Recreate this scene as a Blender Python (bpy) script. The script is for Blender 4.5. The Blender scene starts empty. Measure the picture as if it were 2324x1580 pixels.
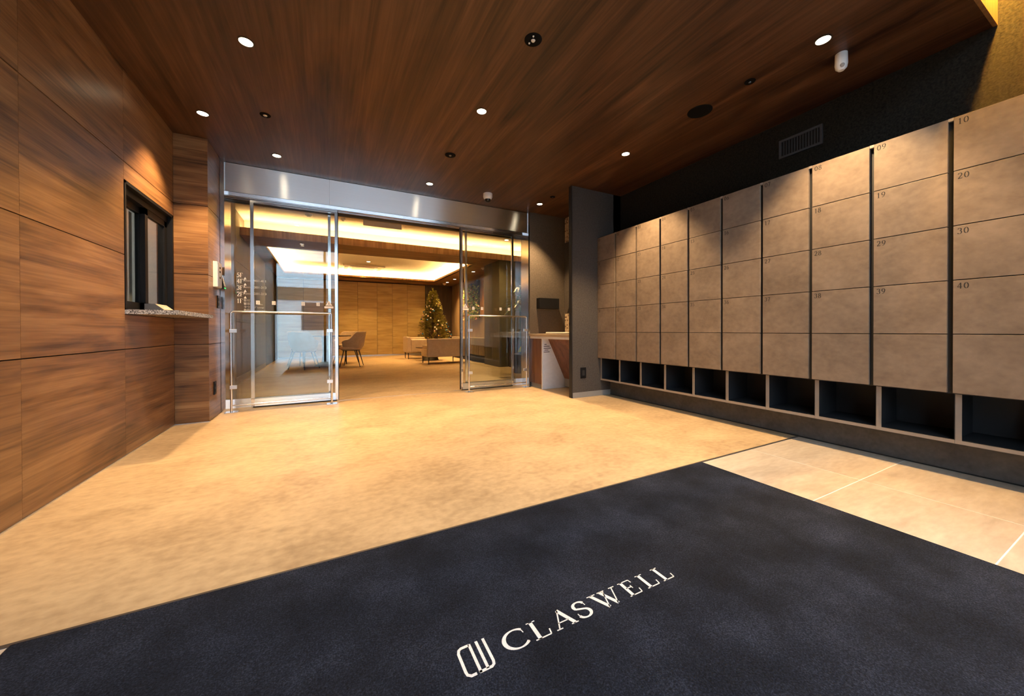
import bpy, bmesh, math, random
from mathutils import Vector, Matrix
random.seed(7)
S = bpy.context.scene
COL = S.collection
PI = math.pi

# ------------------------------------------------------------------ camera
W, HH, FPX = 2324.0, 1580.0, 815.363
YAW, PITCH, ROLL = 0.478094521, -0.00584377906, -0.00259492738
fw = Vector((math.sin(YAW)*math.cos(PITCH), math.cos(YAW)*math.cos(PITCH), math.sin(PITCH)))
rt = Vector((math.cos(YAW), -math.sin(YAW), 0)); up = rt.cross(fw)
rt, up = math.cos(ROLL)*rt + math.sin(ROLL)*up, -math.sin(ROLL)*rt + math.cos(ROLL)*up
cam = bpy.data.objects.new('camera', bpy.data.cameras.new('camera')); COL.objects.link(cam)
cam.matrix_world = Matrix(((rt.x, up.x, -fw.x, 0), (rt.y, up.y, -fw.y, 0), (rt.z, up.z, -fw.z, 0.87), (0, 0, 0, 1)))
cam.data.sensor_fit = 'HORIZONTAL'; cam.data.sensor_width = 36.0
cam.data.lens = FPX/W*36.0; cam.data.shift_y = -(HH/2-754.183)/W
cam.data.clip_start = 0.02; cam.data.clip_end = 200
S.camera = cam

# ------------------------------------------------------------------ sky, exposure
SKY_STRENGTH = 10.0
wd = bpy.data.worlds.new('sky'); S.world = wd; wd.use_nodes = True
bg = wd.node_tree.nodes['Background']; bg.inputs[0].default_value = (0.66, 0.82, 1.0, 1); bg.inputs[1].default_value = SKY_STRENGTH
S.view_settings.view_transform = 'Standard'; S.view_settings.look = 'None'
S.view_settings.gamma = 1.0; S.view_settings.use_curve_mapping = False
S.view_settings.exposure = 0.0
S.cycles.use_denoising = True
S.cycles.max_bounces = 10; S.cycles.transparent_max_bounces = 24; S.cycles.sample_clamp_indirect = 8.0
S.cycles.caustics_reflective = False; S.cycles.caustics_refractive = False
pl = bpy.data.lights.new('entrance_portal', 'AREA'); pl.shape = 'RECTANGLE'; pl.size = 4.6; pl.size_y = 4.4
pl.cycles.is_portal = True
po = bpy.data.objects.new('entrance_portal', pl); COL.objects.link(po)
po.location = (1.18, -1.62, 2.2); po.rotation_euler = (PI/2, 0, 0)
SPOT_W = 235.0
WARM = (1.0, 0.66, 0.33)
COVE = (1.0, 0.50, 0.07)

# ------------------------------------------------------------------ helpers
def new_mat(name):
    m = bpy.data.materials.new(name); m.use_nodes = True
    return m, m.node_tree.nodes, m.node_tree.links, m.node_tree.nodes['Principled BSDF']
def ramp(nodes, cols):
    r = nodes.new('ShaderNodeValToRGB'); e = r.color_ramp.elements
    while len(e) < len(cols): e.new(0.5)
    for k, (p, c) in enumerate(cols): e[k].position = p; e[k].color = (*c, 1)
    return r
def plain(name, col, rough=0.5, metal=0.0, spec=0.5, emit=None, est=0.0, noise=0.0, nscale=30.0):
    m, n, l, b = new_mat(name)
    b.inputs['Base Color'].default_value = (*col, 1); b.inputs['Roughness'].default_value = rough
    b.inputs['Metallic'].default_value = metal; b.inputs['Specular IOR Level'].default_value = spec
    if emit: b.inputs['Emission Color'].default_value = (*emit, 1); b.inputs['Emission Strength'].default_value = est
    t = n.new('ShaderNodeTexNoise'); t.inputs['Scale'].default_value = nscale; t.inputs['Detail'].default_value = 4
    g = n.new('ShaderNodeNewGeometry'); l.new(g.outputs['Position'], t.inputs['Vector'])
    k = noise or 0.04
    r = ramp(n, [(0.3, [c*(1-k) for c in col]), (0.7, [min(1, c*(1+k)) for c in col])])
    l.new(t.outputs['Fac'], r.inputs['Fac']); l.new(r.outputs['Color'], b.inputs['Base Color'])
    return m
def bump(n, l, b, src, strength, dist=0.002):
    u = n.new('ShaderNodeBump'); u.inputs['Strength'].default_value = strength; u.inputs['Distance'].default_value = dist
    l.new(src, u.inputs['Height']); l.new(u.outputs['Normal'], b.inputs['Normal'])
def wood(name, dark, mid, light, along, rough=0.38, spec=0.4, band=3.2, fine=95.0, per_object=True):
    """streaky veneer; 'along' is the axis the grain runs on"""
    m, n, l, b = new_mat(name)
    g = n.new('ShaderNodeNewGeometry'); vec = g.outputs['Position']
    if per_object:
        oi = n.new('ShaderNodeObjectInfo'); a = n.new('ShaderNodeVectorMath'); a.operation = 'MULTIPLY_ADD'
        cx = n.new('ShaderNodeCombineXYZ')
        for k in range(3): l.new(oi.outputs['Random'], cx.inputs[k])
        l.new(cx.outputs[0], a.inputs[0]); a.inputs[1].default_value = (17, 31, 23); l.new(vec, a.inputs[2]); vec = a.outputs[0]
    def tex(across, al, detail, dist=0.0):
        mp = n.new('ShaderNodeMapping'); l.new(vec, mp.inputs['Vector'])
        s = [across]*3; s['xyz'.index(along)] = al; mp.inputs['Scale'].default_value = s
        t = n.new('ShaderNodeTexNoise'); t.inputs['Scale'].default_value = 1.0; t.inputs['Detail'].default_value = detail
        t.inputs['Roughness'].default_value = 0.6; t.inputs['Distortion'].default_value = dist
        l.new(mp.outputs[0], t.inputs['Vector']); return t.outputs['Fac']
    t1 = tex(band*2.3, band*0.26, 3, 1.1); t2 = tex(fine, 1.6, 4, 0.25); t3 = tex(30, 0.9, 3, 0.6)
    def mix(a, c, f):
        x = n.new('ShaderNodeMix'); x.inputs['Factor'].default_value = f; l.new(a, x.inputs['A']); l.new(c, x.inputs['B']); return x.outputs['Result']
    v = mix(mix(t1, t3, 0.38), t2, 0.24)
    r = ramp(n, [(0.36, dark), (0.50, mid), (0.66, light)]); l.new(v, r.inputs['Fac'])
    l.new(r.outputs['Color'], b.inputs['Base Color']); b.inputs['Roughness'].default_value = rough
    b.inputs['Specular IOR Level'].default_value = spec
    bump(n, l, b, t2, 0.12, 0.001)
    return m
def mottle(name, a, c, scale, rough=0.5, spec=0.4, bmp=0.1, stretch=(1, 1, 1), fine=40.0, mixf=0.35, per_object=False, lo=0.35, hi=0.65):
    m, n, l, b = new_mat(name)
    g = n.new('ShaderNodeNewGeometry'); vec = g.outputs['Position']
    if per_object:
        oi = n.new('ShaderNodeObjectInfo'); av = n.new('ShaderNodeVectorMath'); av.operation = 'MULTIPLY_ADD'
        cx = n.new('ShaderNodeCombineXYZ')
        for k in range(3): l.new(oi.outputs['Random'], cx.inputs[k])
        l.new(cx.outputs[0], av.inputs[0]); av.inputs[1].default_value = (17, 31, 23); l.new(vec, av.inputs[2]); vec = av.outputs[0]
    mp = n.new('ShaderNodeMapping'); l.new(vec, mp.inputs['Vector']); mp.inputs['Scale'].default_value = stretch
    t = n.new('ShaderNodeTexNoise'); t.inputs['Scale'].default_value = scale; t.inputs['Detail'].default_value = 6; t.inputs['Roughness'].default_value = 0.62
    t.inputs['Distortion'].default_value = 0.4
    l.new(mp.outputs[0], t.inputs['Vector'])
    f = n.new('ShaderNodeTexNoise'); f.inputs['Scale'].default_value = fine; f.inputs['Detail'].default_value = 5; l.new(mp.outputs[0], f.inputs['Vector'])
    x = n.new('ShaderNodeMix'); x.inputs['Factor'].default_value = mixf; l.new(t.outputs['Fac'], x.inputs['A']); l.new(f.outputs['Fac'], x.inputs['B'])
    r = ramp(n, [(lo, a), (hi, c)]); l.new(x.outputs['Result'], r.inputs['Fac']); l.new(r.outputs['Color'], b.inputs['Base Color'])
    b.inputs['Roughness'].default_value = rough; b.inputs['Specular IOR Level'].default_value = spec
    if bmp: bump(n, l, b, f.outputs['Fac'], bmp, 0.002)
    return m
def glass(name, tint=(0.955, 0.975, 0.97), r0=0.045):
    """thin clear pane: straight see-through plus a mirror share that grows towards grazing view"""
    m, n, l, b = new_mat(name); n.remove(b)
    t = n.new('ShaderNodeBsdfTransparent'); t.inputs[0].default_value = (*tint, 1)
    g = n.new('ShaderNodeBsdfGlossy'); g.inputs['Roughness'].default_value = 0.0; g.inputs['Color'].default_value = (1, 1, 1, 1)
    ge = n.new('ShaderNodeNewGeometry'); d = n.new('ShaderNodeVectorMath'); d.operation = 'DOT_PRODUCT'
    l.new(ge.outputs['Incoming'], d.inputs[0]); l.new(ge.outputs['Normal'], d.inputs[1])
    def mth(op, a, c):
        x = n.new('ShaderNodeMath'); x.operation = op
        for k, v in enumerate((a, c)):
            if v is None: continue
            if isinstance(v, float): x.inputs[k].default_value = v
            else: l.new(v, x.inputs[k])
        return x.outputs[0]
    f = mth('POWER', mth('SUBTRACT', 1.0, mth('ABSOLUTE', d.outputs['Value'], None)), 5.0)
    f = mth('ADD', mth('MULTIPLY', f, 1.0-r0), r0)
    x = n.new('ShaderNodeMixShader'); l.new(f, x.inputs[0]); l.new(t.outputs[0], x.inputs[1]); l.new(g.outputs[0], x.inputs[2])
    l.new(x.outputs[0], n['Material Output'].inputs['Surface'])
    return m
def steel(name, col, rough, aniso=0.0, tang=(1, 0, 0)):
    m, n, l, b = new_mat(name)
    b.inputs['Base Color'].default_value = (*col, 1); b.inputs['Metallic'].default_value = 1; b.inputs['Roughness'].default_value = rough
    if aniso:
        b.inputs['Anisotropic'].default_value = aniso
        c = n.new('ShaderNodeCombineXYZ')
        for k in range(3): c.inputs[k].default_value = tang[k]
        l.new(c.outputs[0], b.inputs['Tangent'])
    g = n.new('ShaderNodeNewGeometry'); mp = n.new('ShaderNodeMapping'); mp.inputs['Scale'].default_value = (1.5, 1.5, 250)
    t = n.new('ShaderNodeTexNoise'); t.inputs['Scale'].default_value = 1; t.inputs['Detail'].default_value = 3
    l.new(g.outputs['Position'], mp.inputs['Vector']); l.new(mp.outputs[0], t.inputs['Vector'])
    r = ramp(n, [(0.3, [c*0.96 for c in col]), (0.7, col)]); l.new(t.outputs['Fac'], r.inputs['Fac']); l.new(r.outputs['Color'], b.inputs['Base Color'])
    return m
def glow(name, col, st):
    m, n, l, b = new_mat(name); n.remove(b)
    e = n.new('ShaderNodeEmission'); e.inputs[0].default_value = (*col, 1); e.inputs[1].default_value = st
    l.new(e.outputs[0], n['Material Output'].inputs['Surface'])
    return m

class MB:
    """collects shapes in world coordinates; build() links them as one mesh object"""
    def __init__(s): s.bm = bmesh.new()
    def box(s, lo, hi, bev=0.0):
        lo, hi = [min(a, b) for a, b in zip(lo, hi)], [max(a, b) for a, b in zip(lo, hi)]
        vs = [s.bm.verts.new((x, y, z)) for x in (lo[0], hi[0]) for y in (lo[1], hi[1]) for z in (lo[2], hi[2])]
        fs = [s.bm.faces.new([vs[i] for i in q]) for q in ((0, 1, 3, 2), (4, 6, 7, 5), (0, 4, 5, 1), (2, 3, 7, 6), (0, 2, 6, 4), (1, 5, 7, 3))]
        if bev:
            es = {e for f in fs for e in f.edges}
            bmesh.ops.bevel(s.bm, geom=list(es), offset=bev, segments=2, affect='EDGES', profile=0.5)
        return s
    def face(s, pts): s.bm.faces.new([s.bm.verts.new(p) for p in pts]); return s
    def prism(s, pts, vec):
        a = [s.bm.verts.new(p) for p in pts]; v = Vector(vec); b = [s.bm.verts.new(Vector(p)+v) for p in pts]
        s.bm.faces.new(a); s.bm.faces.new(b[::-1]); n = len(a)
        for i in range(n): s.bm.faces.new((a[i], b[i], b[(i+1) % n], a[(i+1) % n]))
        return s
    def tube(s, p, q, r0, r1=None, n=10):
        p, q = Vector(p), Vector(q); r1 = r0 if r1 is None else r1
        d = (q-p).normalized(); a = d.orthogonal().normalized(); b = d.cross(a)
        A = [s.bm.verts.new(p+(a*math.cos(t)+b*math.sin(t))*r0) for t in (2*PI*k/n for k in range(n))]
        B = [s.bm.verts.new(q+(a*math.cos(t)+b*math.sin(t))*r1) for t in (2*PI*k/n for k in range(n))]
        for i in range(n): s.bm.faces.new((A[i], A[(i+1) % n], B[(i+1) % n], B[i]))
        s.bm.faces.new(A[::-1]); s.bm.faces.new(B); return s
    def path(s, pts, r, n=8):
        for a, b in zip(pts, pts[1:]): s.tube(a, b, r, n=n)
        return s
    def lathe(s, c, prof, n=24):
        c = Vector(c); rings = []
        for r, z in prof:
            if r < 1e-6: rings.append([s.bm.verts.new(c+Vector((0, 0, z)))])
            else: rings.append([s.bm.verts.new(c+Vector((r*math.cos(2*PI*k/n), r*math.sin(2*PI*k/n), z))) for k in range(n)])
        for A, B in zip(rings, rings[1:]):
            for i in range(n):
                j = (i+1) % n
                q = [A[i % len(A)], A[j % len(A)], B[j % len(B)], B[i % len(B)]]
                u = []
                for v in q:
                    if v not in u: u.append(v)
                if len(u) > 2: s.bm.faces.new(u)
        return s
    def ball(s, c, r, seg=12, sc=(1, 1, 1)):
        bmesh.ops.create_uvsphere(s.bm, u_segments=seg, v_segments=max(6, seg//2), radius=r, matrix=Matrix.Translation(c) @ Matrix.Diagonal((*sc, 1)))
        return s
    def build(s, name, mat, parent=None, smooth=False, label=None, category=None, group=None, kind=None, origin=None):
        bmesh.ops.recalc_face_normals(s.bm, faces=s.bm.faces)
        vs = s.bm.verts
        if parent is not None: o3 = Vector(parent['_o'])
        elif origin is not None: o3 = Vector(origin)
        elif kind == 'structure': o3 = Vector((0, 0, 0))
        else:
            lo = [min(v.co[k] for v in vs) for k in range(3)]; hi = [max(v.co[k] for v in vs) for k in range(3)]
            o3 = Vector(((lo[0]+hi[0])/2, (lo[1]+hi[1])/2, lo[2]))
        bmesh.ops.translate(s.bm, verts=vs[:], vec=-o3)
        me = bpy.data.meshes.new(name); s.bm.to_mesh(me); s.bm.free()
        if smooth:
            for p in me.polygons: p.use_smooth = True
            try: me.set_sharp_from_angle(angle=math.radians(40))
            except Exception: pass
        me.materials.append(mat)
        o = bpy.data.objects.new(name, me); COL.objects.link(o)
        if parent is not None: o.parent = parent
        else: o.location = o3
        o['_o'] = list(o3)
        return tag(o, label, category, group, kind)
def tag(o, label=None, category=None, group=None, kind=None):
    if label: o['label'] = label
    if category: o['category'] = category
    if group: o['group'] = group
    if kind: o['kind'] = kind
    return o
def thing(name, loc, label=None, category=None, group=None, kind=None):
    o = bpy.data.objects.new(name, None); COL.objects.link(o); o.location = loc; o['_o'] = list(loc); o.empty_display_size = 0.05
    return tag(o, label, category, group, kind)
def bx(name, lo, hi, mat, parent=None, bev=0.0, **k): return MB().box(lo, hi, bev).build(name, mat, parent, **k)
def copy_tree(o, parent=None):
    c = o.copy(); COL.objects.link(c); c.parent = parent
    for ch in list(o.children): copy_tree(ch, c)
    return c
def spot(parent, loc, watts, size_deg, blend=0.5, col=WARM, radius=0.03, aim=(0, 0, -1)):
    L = bpy.data.lights.new('lamp', 'SPOT'); L.energy = watts; L.color = col; L.spot_size = math.radians(size_deg); L.spot_blend = blend; L.shadow_soft_size = radius
    o = bpy.data.objects.new('lamp', L); COL.objects.link(o); o.parent = parent
    o.location = Vector(loc)-Vector(parent['_o']); o.rotation_euler = Vector(aim).to_track_quat('-Z', 'Y').to_euler()
    return o

# ------------------------------------------------------------------ lettering (strokes with thick stems and thin turns)
def stroke(mb, pts, w, to3, thin=None):
    """pts 2-D centre line; width w across, thinner where the stroke runs level when thin is given"""
    n = len(pts); L = []; R = []
    for i in range(n):
        a = Vector(pts[max(0, i-1)]); b = Vector(pts[min(n-1, i+1)])
        d = (b-a); d = d/d.length if d.length else Vector((1, 0))
        ww = w if thin is None else thin+(w-thin)*abs(d.y)**1.3
        nn = Vector((-d.y, d.x))*ww/2; p = Vector(pts[i]); L.append(p+nn); R.append(p-nn)
    Lv = [mb.bm.verts.new(to3(p)) for p in L]; Rv = [mb.bm.verts.new(to3(p)) for p in R]
    for i in range(n-1): mb.bm.faces.new((Lv[i], Lv[i+1], Rv[i+1], Rv[i]))
def arc(cx, cy, rx, ry, a0, a1, n=16):
    return [(cx+rx*math.cos(math.radians(a0+(a1-a0)*k/n)), cy+ry*math.sin(math.radians(a0+(a1-a0)*k/n))) for k in range(n+1)]
TK, TN = 0.15, 0.05
def glyph(mb, ch, to3):
    """draws a serif character of height 1 and returns its advance width"""
    s = lambda p, w=TK, t=None: stroke(mb, p, w, to3, t)
    if ch == '0': s(arc(.29, .5, .23, .47, 90, 450, 28), TK, TN); return .58
    if ch == '1': s([(.25, 0), (.25, 1)]); s([(.08, .025), (.42, .025)], TN); s([(.08, .82), (.25, .97)], TN*1.3); return .5
    if ch == '2': s(arc(.27, .72, .21, .25, 165, -25, 12)+[(.36, .45), (.06, .06)], TK, TN); s([(.04, .06), (.52, .06)], .11); s([(.50, .05), (.55, .2)], TN); return .58
    if ch == '3': s(arc(.25, .75, .2, .22, 160, -80, 12), TK, TN); s(arc(.24, .29, .24, .27, 85, -155, 14), TK, TN); return .56
    if ch == '4': s([(.40, 0), (.40, 1)]); s([(.38, .97), (.03, .30)], TN*1.3); s([(.02, .29), (.56, .29)], TN*1.6); return .6
    if ch == '5': s([(.15, .95), (.48, .97)], .10); s([(.15, .97), (.11, .54)], TN*1.3); s(arc(.22, .32, .26, .29, 110, -140, 16), TK, TN); return .56
    if ch == '6': s(arc(.29, .31, .22, .29, 90, 450, 22), TK, TN); s([(.08, .34), (.11, .58), (.22, .82), (.45, .98)], TK*.8, TN); return .58
    if ch == '7': s([(.05, .94), (.53, .94)], .11); s([(.51, .94), (.22, 0)], TK*.85); s([(.05, .95), (.04, .78)], TN); return .56
    if ch == '8': s(arc(.29, .75, .18, .23, 90, 450, 20), TK*.85, TN); s(arc(.29, .27, .22, .26, 90, 450, 20), TK*.95, TN); return .58
    if ch == '9': s(arc(.29, .69, .22, .29, 90, 450, 22), TK, TN); s([(.50, .66), (.47, .42), (.36, .18), (.13, .02)], TK*.8, TN); return .58
    if ch == 'F': s([(.16, 0), (.16, 1)]); s([(.02, .025), (.32, .025)], TN); s([(.02, .975), (.56, .975)], TN*1.2); s([(.16, .52), (.44, .52)], TN*1.2); s([(.55, .99), (.57, .78)], TN); return .62
    return .4
def text_mesh(string, to3, gap=0.16):
    mb = MB(); x = 0.0
    for ch in string:
        x += glyph(mb, ch, lambda p, x0=x: to3((p[0]+x0, p[1])))+gap
    return mb
def font_mesh(string, size, origin, right, upv, mat, name, parent, align='LEFT'):
    """small print set with the program's own typeface"""
    c = bpy.data.curves.new('t', 'FONT'); c.body = string; c.size = size; c.align_x = align; c.resolution_u = 2
    t = bpy.data.objects.new('t', c); COL.objects.link(t)
    me = bpy.data.meshes.new_from_object(t.evaluated_get(bpy.context.evaluated_depsgraph_get()))
    bpy.data.objects.remove(t); bpy.data.curves.remove(c)
    o3 = Vector(origin); r, u = Vector(right), Vector(upv); po_ = Vector(parent['_o'])
    for v in me.vertices: v.co = o3+r*v.co.x+u*v.co.y-po_
    me.materials.clear(); me.materials.append(mat); me.name = name
    o = bpy.data.objects.new(name, me); COL.objects.link(o); o.parent = parent; o['_o'] = list(parent['_o'])
    return o

# ------------------------------------------------------------------ materials
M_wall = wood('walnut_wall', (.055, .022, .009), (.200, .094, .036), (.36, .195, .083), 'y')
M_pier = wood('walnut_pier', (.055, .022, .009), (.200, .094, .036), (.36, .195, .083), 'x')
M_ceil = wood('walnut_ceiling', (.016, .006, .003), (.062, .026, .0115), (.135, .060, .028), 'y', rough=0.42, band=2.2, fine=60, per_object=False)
M_lint = wood('walnut_soffit', (.10, .05, .022), (.20, .10, .045), (.30, .16, .075), 'x', rough=0.45, per_object=False)
M_fasc = wood('walnut_fascia', (.16, .085, .03), (.30, .16, .065), (.42, .25, .11), 'z', rough=0.45, per_object=False)
M_gap = plain('dark_joint', (.008, .007, .006), 0.8)
M_floor = mottle('stone_vinyl', (.330, .226, .126), (.535, .393, .230), 2.8, 0.42, 0.45, 0.12, (0.9, 1.25, 1), 24.0, 0.42, lo=.34, hi=.62)
M_tile = mottle('porcelain_tile', (.36, .295, .225), (.55, .475, .385), 3.0, 0.30, 0.5, 0.05, (0.6, 2.0, 1), 22.0, 0.4, True)
M_grout = plain('tile_grout', (.72, .70, .68), 0.8)
M_dark = mottle('charcoal_fabric_wall', (.046, .040, .036), (.092, .080, .070), 60, 0.85, 0.2, 0.35, (1, 1, 1), 220, 0.5)
M_dark2 = mottle('black_textured_wall', (.008, .007, .0055), (.028, .024, .018), 45, 0.9, 0.15, 0.8, (1, 1, 1), 90, 0.5)
M_base = plain('grey_skirting', (.24, .23, .22), 0.5)
M_black = plain('black_powder_coat', (.006, .006, .007), 0.5, spec=.2)
M_blackwall = plain('black_partition_edge', (.008, .008, .009), 0.6)
M_lock = mottle('taupe_stone_laminate', (.135, .100, .074), (.222, .170, .128), 5.0, 0.48, 0.4, 0.04, (1, 1, 1.3), 26, 0.35, True, .33, .67)
M_frame = plain('taupe_frame_edge', (.25, .21, .18), 0.5)
M_inside = plain('locker_inside', (.012, .013, .016), 0.6)
M_print = plain('black_print', (.012, .010, .009), 0.7)
M_white = plain('white_plastic', (.72, .72, .72), 0.4)
M_paint = plain('white_ceiling_paint', (.74, .66, .54), 0.8)
M_ss = steel('brushed_stainless', (.80, .82, .86), 0.34, 1.0, (0, 0, 1))
M_ssp = steel('polished_stainless', (.74, .74, .76), 0.16)
M_alu = steel('aluminium', (.70, .71, .73), 0.35)
M_glass = glass('clear_glass')
M_glass2 = glass('coated_glass', (.90, .93, .92), .09)
M_rubber = plain('black_rubber', (.010, .010, .010), 0.7)
M_mat = None
def mat_pile():
    m, n, l, b = new_mat('navy_pile')
    g = n.new('ShaderNodeNewGeometry')
    t = n.new('ShaderNodeTexNoise'); t.inputs['Scale'].default_value = 260; t.inputs['Detail'].default_value = 3; l.new(g.outputs['Position'], t.inputs['Vector'])
    t2 = n.new('ShaderNodeTexNoise'); t2.inputs['Scale'].default_value = 4.5; t2.inputs['Detail'].default_value = 5; l.new(g.outputs['Position'], t2.inputs['Vector'])
    x = n.new('ShaderNodeMix'); x.inputs['Factor'].default_value = 0.40; l.new(t.outputs['Fac'], x.inputs['A']); l.new(t2.outputs['Fac'], x.inputs['B'])
    r = ramp(n, [(0.34, (.005, .0055, .008)), (0.52, (.013, .0155, .025)), (0.70, (.038, .046, .074))]); l.new(x.outputs['Result'], r.inputs['Fac'])
    l.new(r.outputs['Color'], b.inputs['Base Color']); b.inputs['Roughness'].default_value = 0.95; b.inputs['Specular IOR Level'].default_value = 0.1
    bump(n, l, b, t.outputs['Fac'], 0.6, 0.004)
    return m
M_mat = mat_pile()
M_matw = plain('white_pile', (.70, .69, .68), 0.9, noise=0.12, nscale=260)
def granite():
    m, n, l, b = new_mat('speckled_granite')
    g = n.new('ShaderNodeNewGeometry'); v = n.new('ShaderNodeTexVoronoi'); v.inputs['Scale'].default_value = 190; l.new(g.outputs['Position'], v.inputs['Vector'])
    r = ramp(n, [(0.0, (.02, .02, .02)), (0.35, (.16, .15, .14)), (0.6, (.38, .35, .32)), (1.0, (.62, .58, .53))])
    l.new(v.outputs['Color'], r.inputs['Fac']); l.new(r.outputs['Color'], b.inputs['Base Color']); b.inputs['Roughness'].default_value = 0.25
    return m
M_granite = granite()
M_led = glow('downlight_lens', (1.0, 0.80, 0.52), 26.0)
M_ledsmall = glow('small_downlight_lens', (1.0, 0.82, 0.55), 14.0)
M_cove = glow('cove_strip', COVE, 1000.0)
M_covein = glow('lobby_cove_strip', (1.0, 0.62, 0.22), 160.0)
M_covein2 = glow('recess_cove_strip', (1.0, 0.60, 0.20), 1000.0)
M_green = glow('green_led', (0.05, 1.0, 0.15), 2.5)

ZC = 2.70          # foyer ceiling
YG = 4.83          # front of the glazed screen
XL, XR = -1.243, 3.60

# ------------------------------------------------------------------ floors
bx('floor', (-4.0, 1.528, -0.12), (7.0, 14.0, 0), M_floor, kind='structure')
tf = bx('floor_entrance', (XL-.2, -1.75, -0.12), (3.75, 1.512, -0.0006), M_grout, kind='structure')
ys = [1.512, 0.912, 0.352, -0.248, -0.848, -1.448, -1.75]
xs = [XL-.2, 0.33, 0.93, 1.53, 2.13, 2.735, 3.62]
for ya, yb in zip(ys, ys[1:]):
    for xa, xb in zip(xs, xs[1:]):
        bx('tile', (xa+.0025, yb+.0025, -0.03), (xb-.0025, ya-.0025, 0), M_tile, tf)
bx('floor_strip', (XL, 1.512, -0.02), (3.41, 1.528, 0.0015), plain('dark_divider', (.10, .09, .085), 0.4, 0.6), kind='structure')
bx('street_ground', (-30, -40, -0.2), (30, -1.75, -0.06), plain('pale_paving', (.42, .42, .43), 0.9, noise=.2, nscale=6), kind='structure')

# ------------------------------------------------------------------ foyer ceiling and the raised bay over the camera
YE = 0.60
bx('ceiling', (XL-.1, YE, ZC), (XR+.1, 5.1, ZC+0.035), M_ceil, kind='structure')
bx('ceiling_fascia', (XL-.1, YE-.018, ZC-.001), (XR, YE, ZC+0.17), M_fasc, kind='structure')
bx('ceiling_entrance', (XL-.2, -1.75, 4.50), (XR+.2, 1.1, 4.56), M_paint, kind='structure')
bx('wall_cove', (XL-.1, 0.96, ZC+.035), (XR+.1, 1.0, 4.50), M_paint, kind='structure')
bx('ceiling_cove', (2.4, 0.42, 3.065), (XR, 0.96, 3.10), M_paint, kind='structure')
cv = thing('cove_light', (3.1, 0.515, 3.045), 'warm strip light above the end of the wooden ceiling by the lockers', 'light')
bx('led_strip', (2.60, 0.50, 3.045), (XR-.03, 0.53, 3.0645), M_cove, cv)

bx('wall_entrance', (2.75, -.32, 0), (XR, -.16, 4.5), M_dark2, kind='structure')

# ------------------------------------------------------------------ left wall, panel by panel
wl = bx('wall_left', (XL-.06, -1.75, 0), (XL-.016, YG+.3, 4.55), M_gap, kind='structure')
# opening for the window is cut by building the backing in pieces around it
bpy.data.objects.remove(wl)
wy0, wy1, wz0, wz1 = 3.468, 4.362, 1.02, 1.925
mb = MB()
for lo, hi in (((-1.75, 0), (wy0, 4.55)), ((wy1, 0), (YG+.3, 4.55)), ((wy0, 0), (wy1, wz0)), ((wy0, wz1), (wy1, 4.55))):
    mb.box((XL-.06, lo[0], lo[1]), (XL-.016, hi[0], hi[1]))
wl = mb.build('wall_left', M_gap, kind='structure')
zj = [0.004, 0.743, 1.404, 2.054, ZC]
yj = [-1.75, -1.36, -0.395, 0.57, 1.535, 2.500, 3.465, 4.379]
for ya, yb in zip(yj, yj[1:]):
    rows = list(zip(zj, zj[1:]))
    if ya > 3.4: rows = [(0.004, .743), (.743, .988), (wz1+.004, 2.054), (2.054, ZC)]
    if yb < 0.6: rows[-1] = (2.054, 2.70); rows.append((2.70, 3.36)); rows.append((3.36, 4.50))
    for za, zb in rows:
        bx('panel', (XL-.016, ya+.0009, za+.0028), (XL, yb-.0009, zb-.0028), M_wall, wl)
# pier beside the screen
XP, YP = -0.993, 4.379
pw = bx('wall_pier', (XL+.002, YP+.014, 0), (XP-.014, YG+.02, ZC), M_gap, kind='structure')
for za, zb in zip(zj, zj[1:]):
    bx('panel', (XL+.001, YP, za+.0028), (XP, YP+.014, zb-.0028), M_pier, pw)
    bx('panel', (XP-.014, YP+.0148, za+.0028), (XP, YG+.02, zb-.0028), M_wall, pw)
bx('baseboard_left', (XL, -1.75, 0), (XL+.005, YP-.006, 0.006), M_alu, kind='structure')
bx('baseboard_pier', (XL+.006, YP-.005, 0), (XP+.005, YP, 0.006), M_alu, kind='structure')

# ------------------------------------------------------------------ reception window
wn = thing('window_1', (XL, (wy0+wy1)/2, wz0), 'black framed two-pane sliding reception window in the wood wall', 'window', kind='structure')
mb = MB()
for a, b in (((wy0, wz0), (wy0+.02, wz1)), ((wy1-.02, wz0), (wy1, wz1)), ((wy0, wz1-.02), (wy1, wz1)), ((wy0, wz0), (wy1, wz0+.01))):
    mb.box((XL-.105, a[0], a[1]), (XL+.004, b[0], b[1]))
mb.build('window_frame', M_black, wn)
bx('window_track', (XL-.10, wy0+.02, wz1-.07), (XL-.03, wy1-.02, wz1-.02), M_black, wn)
def sash(y0, y1, x):
    f = MB()
    for a, b in (((y0, wz0+.015), (y0+.05, wz1-.07)), ((y1-.05, wz0+.015), (y1, wz1-.07)), ((y0, wz0+.015), (y1, wz0+.075)), ((y0, wz1-.12), (y1, wz1-.07))):
        f.box((x-.03, a[0], a[1]), (x, b[0], b[1]))
    s = f.build('sash', M_black, wn)
    bx('pane', (x-.018, y0+.05, wz0+.075), (x-.012, y1-.05, wz1-.12), M_glass2, s)
sash(wy0+.02, 3.96, XL-.07); sash(3.90, wy1-.021, XL-.035)
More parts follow.
